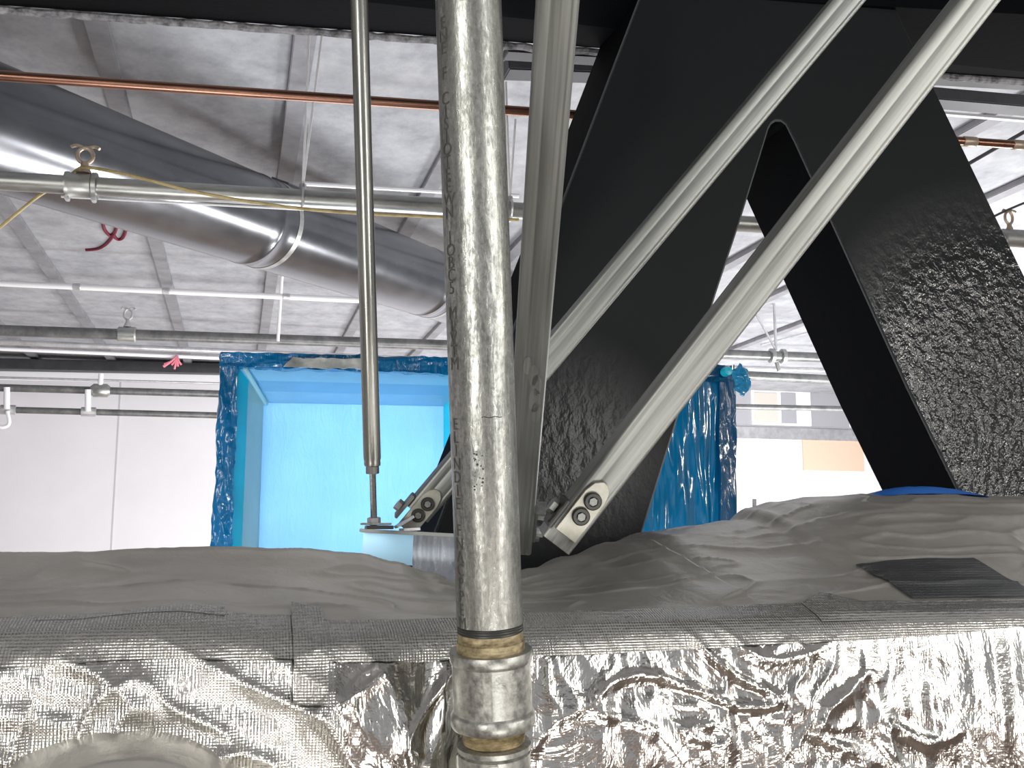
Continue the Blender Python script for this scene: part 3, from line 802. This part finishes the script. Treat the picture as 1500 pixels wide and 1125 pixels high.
# left brace (behind), foot on the trapeze
pb_, pt_ = PD(612, 754, 1.52), PD(1290, -54, 1.55)
m, L = frame(pb_, pt_)
b2 = empty('channel_brace', pb_, label='narrow steel channel brace passing behind the big pipe, foot on the left bracket', cat='brace'); b2.matrix_basis = m
link('channel', channel_bm(L, .0400, .041), M['strut'], b2, m, sharp=30)
bracket(b2, m, -.028, .95)
bm = box_bm((-.0255,-.006,-.024),(-.0205,.030,.018), .001)
hl = link('hinge_leaf', bm, M['strut'], b2, m, smooth=False)
Tb = m @ Matrix.Translation((-.026,.012,-.008)) @ Matrix.Rotation(-math.pi/2, 4, 'Y')
bm = bmesh.new(); hexprism(bm, .009, 0, .008); link('hinge_bolt', bm, M['conduit'], b2, Tb, smooth=False)
p0 = PD(556, 768, 1.46); 
bm = bmesh.new()
q = [PD(590,776,1.50), PD(578,770,1.50), PD(566,776,1.49), PD(552,777,1.49)]
for a_, b_ in ((PD(604,757,1.50),PD(580,772,1.49)),(PD(612,775,1.50),PD(588,776,1.49))):
    mm, LL = frame(a_, b_); add_box(bm, (0,0,0),(0,0,0)) if False else None
    vs = add_box(bm, (-.002,-.012,0),(.002,.012,LL))
    for v in vs: v.co = mm @ v.co
link('foot_strap', bm, M['conduit'], b2, smooth=False)
# upright channel
pb_, pt_ = PD(757, 812, 1.47), PD(822, -70, .93)
# slight extra: channel leans towards the camera at the top
m, L = frame(pb_, pt_, (ray(770,400)*Vector((1,1,0))).normalized())
up = empty('upright_channel', pb_, label='steep steel channel standing just right of the big galvanised pipe', cat='channel'); up.matrix_basis = m
link('channel', channel_bm(L), M['strut'], up, m, sharp=30)
bm = bmesh.new()
for (a0,a1,z0,z1,y0,y1) in ((.0208,.0250,.022,.082,.006,.034),(.0250,.036,.078,.082,.006,.030),(.0250,.030,.024,.030,.006,.030)):
    add_box(bm, (a0,y0,z0),(a1,y1,z1))
pf_ = link('side_bracket', bm, M['strut'], up, m, smooth=False)
for z in (.068, .032):
    Tb = m @ Matrix.Translation((.025,.018,z)) @ Matrix.Rotation(math.pi/2, 4, 'Y')
    bm = bmesh.new(); hexprism(bm, .008, 0, .010); link('bolt', bm, M['conduit'], pf_, Tb, smooth=False)
# oval smear of old label low on the channel
bm = bmesh.new()
for cx, cz, rr in ((.004,.335,.006),(-.004,.35,.005),(.009,.32,.006),(.008,.295,.007),(.011,.275,.006)):
    vs = [bm.verts.new((cx+rr*math.cos(a)*(1+.2*noise.noise(Vector((a,cx*99,0)))), -.0004, cz+rr*2.8*math.sin(a))) for a in [math.pi*2*i/24 for i in range(24)]]
    bm.faces.new(vs)
link('zinc_smear', bm, M['strut_warm'], up, m)
# trapeze channel
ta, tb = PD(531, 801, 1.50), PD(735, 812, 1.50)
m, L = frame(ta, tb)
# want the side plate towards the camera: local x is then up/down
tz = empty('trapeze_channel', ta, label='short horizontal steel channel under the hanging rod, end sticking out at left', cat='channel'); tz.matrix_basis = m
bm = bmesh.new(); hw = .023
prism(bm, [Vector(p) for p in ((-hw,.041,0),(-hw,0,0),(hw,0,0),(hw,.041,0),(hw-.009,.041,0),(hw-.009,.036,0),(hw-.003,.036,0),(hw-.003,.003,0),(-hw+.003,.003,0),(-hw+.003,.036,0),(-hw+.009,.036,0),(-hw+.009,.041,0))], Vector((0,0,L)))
link('channel', bm, plain('zinc_blue_reflection', (.42,.70,.90), .3, .75), tz, m, smooth=False)  # blue in the zinc colour stands for the reflected blue film
mt = Matrix.Translation(Vector((0,0,.0)))
pA, pB = PD(528, 777, 1.49), PD(735, 788, 1.49)
mm, LL = frame(pA, pB)
link('top_rail', box_bm((-.0025,-.012,0),(.0025,.045,LL), .0008), M['strut'], tz, mm, smooth=False)
pq = [PD(x,y,d) for x,y,d in ((606,784,1.478),(735,790,1.478),(735,880,1.44),(606,870,1.44))]
bm = bmesh.new(); g_ = []
for j in range(13):
    f_ = j/12
    g_.append([bm.verts.new(pq[0].lerp(pq[1],i/12).lerp(pq[3].lerp(pq[2],i/12), f_)+Vector((0,.012*math.sin(f_*math.pi),0))) for i in range(13)])
for j in range(12):
    for i in range(12): bm.faces.new((g_[j][i],g_[j][i+1],g_[j+1][i+1],g_[j+1][i]))
link('curved_plate', bm, brushed('bright_curved_sheet', (.42,.46,.52), (.60,.64,.70), (.2,.3)), tz)
# hanging rod
ra_, rb_ = PD(524.5, -60, 1.42), PD(545.5, 683, 1.42)
m, L = frame(rb_, ra_)
rd_ = empty('hanging_rod', rb_, label='slim tube over a threaded rod hanging left of the big pipe', cat='rod'); rd_.matrix_basis = m
R1 = .0121
link('tube', lathe_bm([(R1*.72,0),(R1*.9,.0005),(R1*.96,.004),(R1*.92,.0075),(R1,.011),(R1,L)], 36), M['tube'], rd_, m)
bm = bmesh.new(); hexprism(bm, .0093, -.0105, 0); link('nut', bm, M['rod'], rd_, m, smooth=False)
pf = []
for i in range(52): z = -.082+i*.0014; pf += [(.0042,z),(.0048,z+.0007)]
link('threaded_rod', lathe_bm(pf, 16), M['rod'], rd_, m, sharp=80)
bm = bmesh.new(); hexprism(bm, .0095, -.081, -.071); link('lower_nut', bm, M['conduit'], rd_, m, smooth=False)
c_ = PD(549.5, 767.5, 1.42)
bm = box_bm((c_.x-.0185,c_.y-.018,c_.z-.0015),(c_.x+.0205,c_.y+.018,c_.z+.0015), .0006)
link('square_washer', bm, M['strut'], rd_, smooth=False)
c_ = PD(549.5, 772, 1.42)
bm = box_bm((c_.x-.013,c_.y-.014,c_.z-.003),(c_.x+.024,c_.y+.014,c_.z+.002), .0006)
link('rail_spacer', bm, M['bolt'], rd_, smooth=False)

# ---------------------------------------------------------------- big pipe
DPI = .95
pt_, pb_ = PD(684, -60, DPI), PD(718, 925, DPI)
m, L = frame(pb_, pt_, (ray(700,500)*Vector((1,1,0))).normalized())
bp = empty('galvanised_pipe', pb_, label='large mottled galvanised pipe with a threaded coupling in the centre foreground', cat='pipe'); bp.matrix_basis = m
R0 = .0307
pf = [(R0*.9,.007),(R0,.0078)] + [(R0*(1+.003*noise.noise(Vector((0,0,i*.5)))), .0078+(L-.0078)*i/60) for i in range(1,61)]
link('pipe_body', lathe_bm(pf, 96), M['pipe'], bp, m)
pf = []
for i in range(4): z = -.004-i*.0012; pf += [(R0*.985,z),(R0*1.0,z-.0006)]
pf += [(R0*1.02,-.0080),(R0*1.025,-.0092),(R0*1.035,-.011),(R0*1.03,-.0175)]
link('thread_grooves', lathe_bm([(R0*1.001,.0075),(R0*.985,.0068),(R0*1.002,.0058),(R0*.985,.0048),(R0*1.003,.0036),(R0*.985,.0024),(R0*1.004,.001),(R0*.97,0)][::-1], 64, False), M['bolt'], bp, m)
link('thread_band', lathe_bm(pf[::-1] + [(R0*.98,.001)], 64), M['thread'], bp, m, label='tan smeared thread band')
RC = .0385
cpf = [(RC*.86,-.0165),(RC*.985,-.0165),(RC,-.018),(RC,-.0245),(RC*.985,-.0265),(RC*.955,-.028),(RC*.955,-.072),(RC*.985,-.0735),(RC*1.02,-.0755),(RC*1.02,-.084),(RC*.985,-.0865),(RC*.80,-.0875)]
cpl = link('coupling', lathe_bm(cpf[::-1], 80), M['coupling'], bp, m, sharp=35)
for ang in (-97, 20, 150):
    link('coupling_rib', box_bm((RC*.93,-.0042,-.0735),(RC*.988,.0042,-.0265), .001), M['coupling'], cpl, m @ Matrix.Rotation(math.radians(ang), 4, 'Z'))
pf = [(R0*.92,-.087)]
for i in range(7): z = -.088-i*.0022; pf += [(R0*(.96-.012*i*.3),z),(R0*(.91-.012*i*.3),z-.0011)]
link('lower_thread', lathe_bm(pf[::-1], 64), M['thread'], bp, m)
pf = [(.031,-.1025),(.0345,-.1035),(.0345,-.108),(.031,-.110),(.0335,-.1115),(.0335,-.170),(.030,-.172)]
uf = link('union_fitting', lathe_bm(pf[::-1], 64), M['coupling'], bp, m, sharp=35)
for ang in (-92, 60, 180):
    link('fitting_lug', box_bm((.031,-.004,-.165),(.0352,.004,-.1115), .001), M['coupling'], uf, m @ Matrix.Rotation(math.radians(ang), 4, 'Z'), smooth=False)
# faded stencilled characters down the pipe's left side, wrapped on the surface
chars = [('L',.0),('I',.0),('N',0),('E',0),(' ',0),('F',0)]
def stencil(text, y0px, y1px, ang0, size, col='ink'):
    bm = bmesh.new()
    n = len(text)
    for i, ch in enumerate(text):
        if ch == ' ': continue
        cu = bpy.data.curves.new('t', 'FONT'); cu.body = ch; cu.size = size; cu.align_x = 'CENTER'; cu.align_y = 'CENTER'; cu.resolution_u = 3
        ob = bpy.data.objects.new('t', cu); COL.objects.link(ob)
        dg = bpy.context.evaluated_depsgraph_get(); me = bpy.data.meshes.new_from_object(ob.evaluated_get(dg))
        b2_ = bmesh.new(); b2_.from_mesh(me)
        bmesh.ops.triangulate(b2_, faces=b2_.faces[:])
        py = y0px + (y1px-y0px)*(i+.5)/n
        zc = L*(925-py)/(925+60)
        mp = {}
        for v in b2_.verts:
            a = ang0 + v.co.x/R0
            mp[v] = bm.verts.new(((R0+.0004)*math.cos(a), (R0+.0004)*math.sin(a), zc+v.co.y))
        for f in b2_.faces:
            try: bm.faces.new([mp[v] for v in f.verts])
            except ValueError: pass
        b2_.free(); bpy.data.meshes.remove(me); bpy.data.objects.remove(ob); bpy.data.curves.remove(cu)
    return bm
A0 = math.radians(-90-52)
link('stencil_marks', stencil('ENE F CISIOTEEWN JOBC5 MLVTM ', 35, 560, A0, .0165), M['ink'], bp, m, smooth=False, label='faded dark stencilled characters')
link('stencil_marks', stencil('ELINDIE FNACPPEM', 610, 915, A0-.06, .0155), M['ink'], bp, m, smooth=False)
# small dark pits
bm = bmesh.new()
for i in range(22):
    a = math.radians(-90-12+random.uniform(-7,9)); z = L*(925-random.uniform(655,715))/985
    T = Matrix.Rotation(a, 4, 'Z') @ Matrix.Translation((R0+.0001,0,z)) @ Matrix.Rotation(math.pi/2, 4, 'Y')
    add_lathe(bm, [(.0011*random.uniform(.5,1.1),0),(.0004,.0004)], 7, True, T)
link('pit_marks', bm, M['bolt'], bp, m)
bm = bmesh.new()
pts = []
for i in range(13):
    a = math.radians(-90-3+i*3.0); pts.append(Vector(((R0+.0002)*math.cos(a),(R0+.0002)*math.sin(a), L*(925-610+ .8*math.sin(i))/985)))
sweep(bm, pts, .0004, 6); link('scratch', bm, M['bolt'], bp, m)

# ---------------------------------------------------------------- lights, world, camera
def area(name, loc, target, sx, sy, power, col=(1,1,1)):
    l = bpy.data.lights.new(name, 'AREA'); l.shape = 'RECTANGLE'; l.size = sx; l.size_y = sy; l.energy = power; l.color = col
    o = bpy.data.objects.new(name, l); COL.objects.link(o); o.location = loc
    o.rotation_euler = (Vector(target)-Vector(loc)).to_track_quat('-Z','Y').to_euler()
    return o
area('light_room_left', (-1.7,-1.6,HZ+.2), (.3,1.2,HZ-.1), .35, 2.4, 52, (1,.98,.93))
area('light_room_right', (1.9,-.9,HZ+.2), (.5,1.2,HZ), .3, 2.0, 26, (1,.98,.95))
area('light_low_front', (.5,-1.2,HZ-1.5), (.3,1.1,HZ-.25), 1.4, .35, 26, (1,.99,.96))
area('light_far_right', (5.5,5.5,HZ-1.2), (4.5,6.5,ZC), 3.5, .5, 330)
area('light_far_wall', (1.5,7.0,HZ-1.9), (0,YW,HZ-.1), 5, 1.0, 235)
area('light_far_wall_right', (6.0,8.5,HZ-1.5), (5.5,YW,HZ+.2), 3, 1, 230)
area('light_added_strip', (1.0,4.2,HZ-.6), (0.8,5.0,ZC), 1.8, .14, 60)  # unseen strip added, kept narrow for a thin streak on the round duct
bx = PY(520, 720, YI+.45)
area('light_in_blue_duct', bx, (bx.x, 0, bx.z), .6, .6, 10)  # added lamp behind the film so light shows through it
area('light_on_blue', (-.25,1.75,HZ-.75), PY(400,700,YB+.1), .5, .3, 17)  # added lamp out of view, brightens the blue liner
Pt = PY(1475, 600, 1.65); vv = (Pt-CAM); Lp = Vector((Pt.x+vv.x*1.3, Pt.y-vv.y*1.3, Pt.z+vv.z*1.3))
area('light_leg_highlight', Lp, Pt, .22, .3, 16, (1,.97,.88))  # added unseen lamp, aimed to put a highlight on the right leg
link('added_wall_left', box_bm((-7.15,-4,0),(-7,YW,ZC+.15)), M['wall'], smooth=False, kind='structure')  # unseen wall added to block world light from the left ceiling
link('added_wall_front', box_bm((-7,-4.15,0),(11,-4,2.55)), mottled('tan_reflection_wall', (.40,.22,.16), (.62,.42,.30), 1.5, (.7,.8)), smooth=False, kind='structure')  # unseen tan wall added to give the foil warm reflections
w = bpy.data.worlds.new('World'); SC.world = w; w.use_nodes = True
bg = w.node_tree.nodes['Background']; bg.inputs[0].default_value = (.95,.97,1,1); bg.inputs[1].default_value = .38
cam = bpy.data.cameras.new('camera'); co = bpy.data.objects.new('camera', cam); COL.objects.link(co)
cam.sensor_width = 36; cam.lens = 36*F_PX/1500; cam.clip_start = .02
Mc = Matrix((RT, UP, -FW)).transposed().to_4x4(); Mc.translation = CAM; co.matrix_world = Mc
SC.camera = co
SC.view_settings.view_transform = 'Standard'; SC.view_settings.look = 'None'
SC.view_settings.exposure = 0; SC.view_settings.gamma = 1
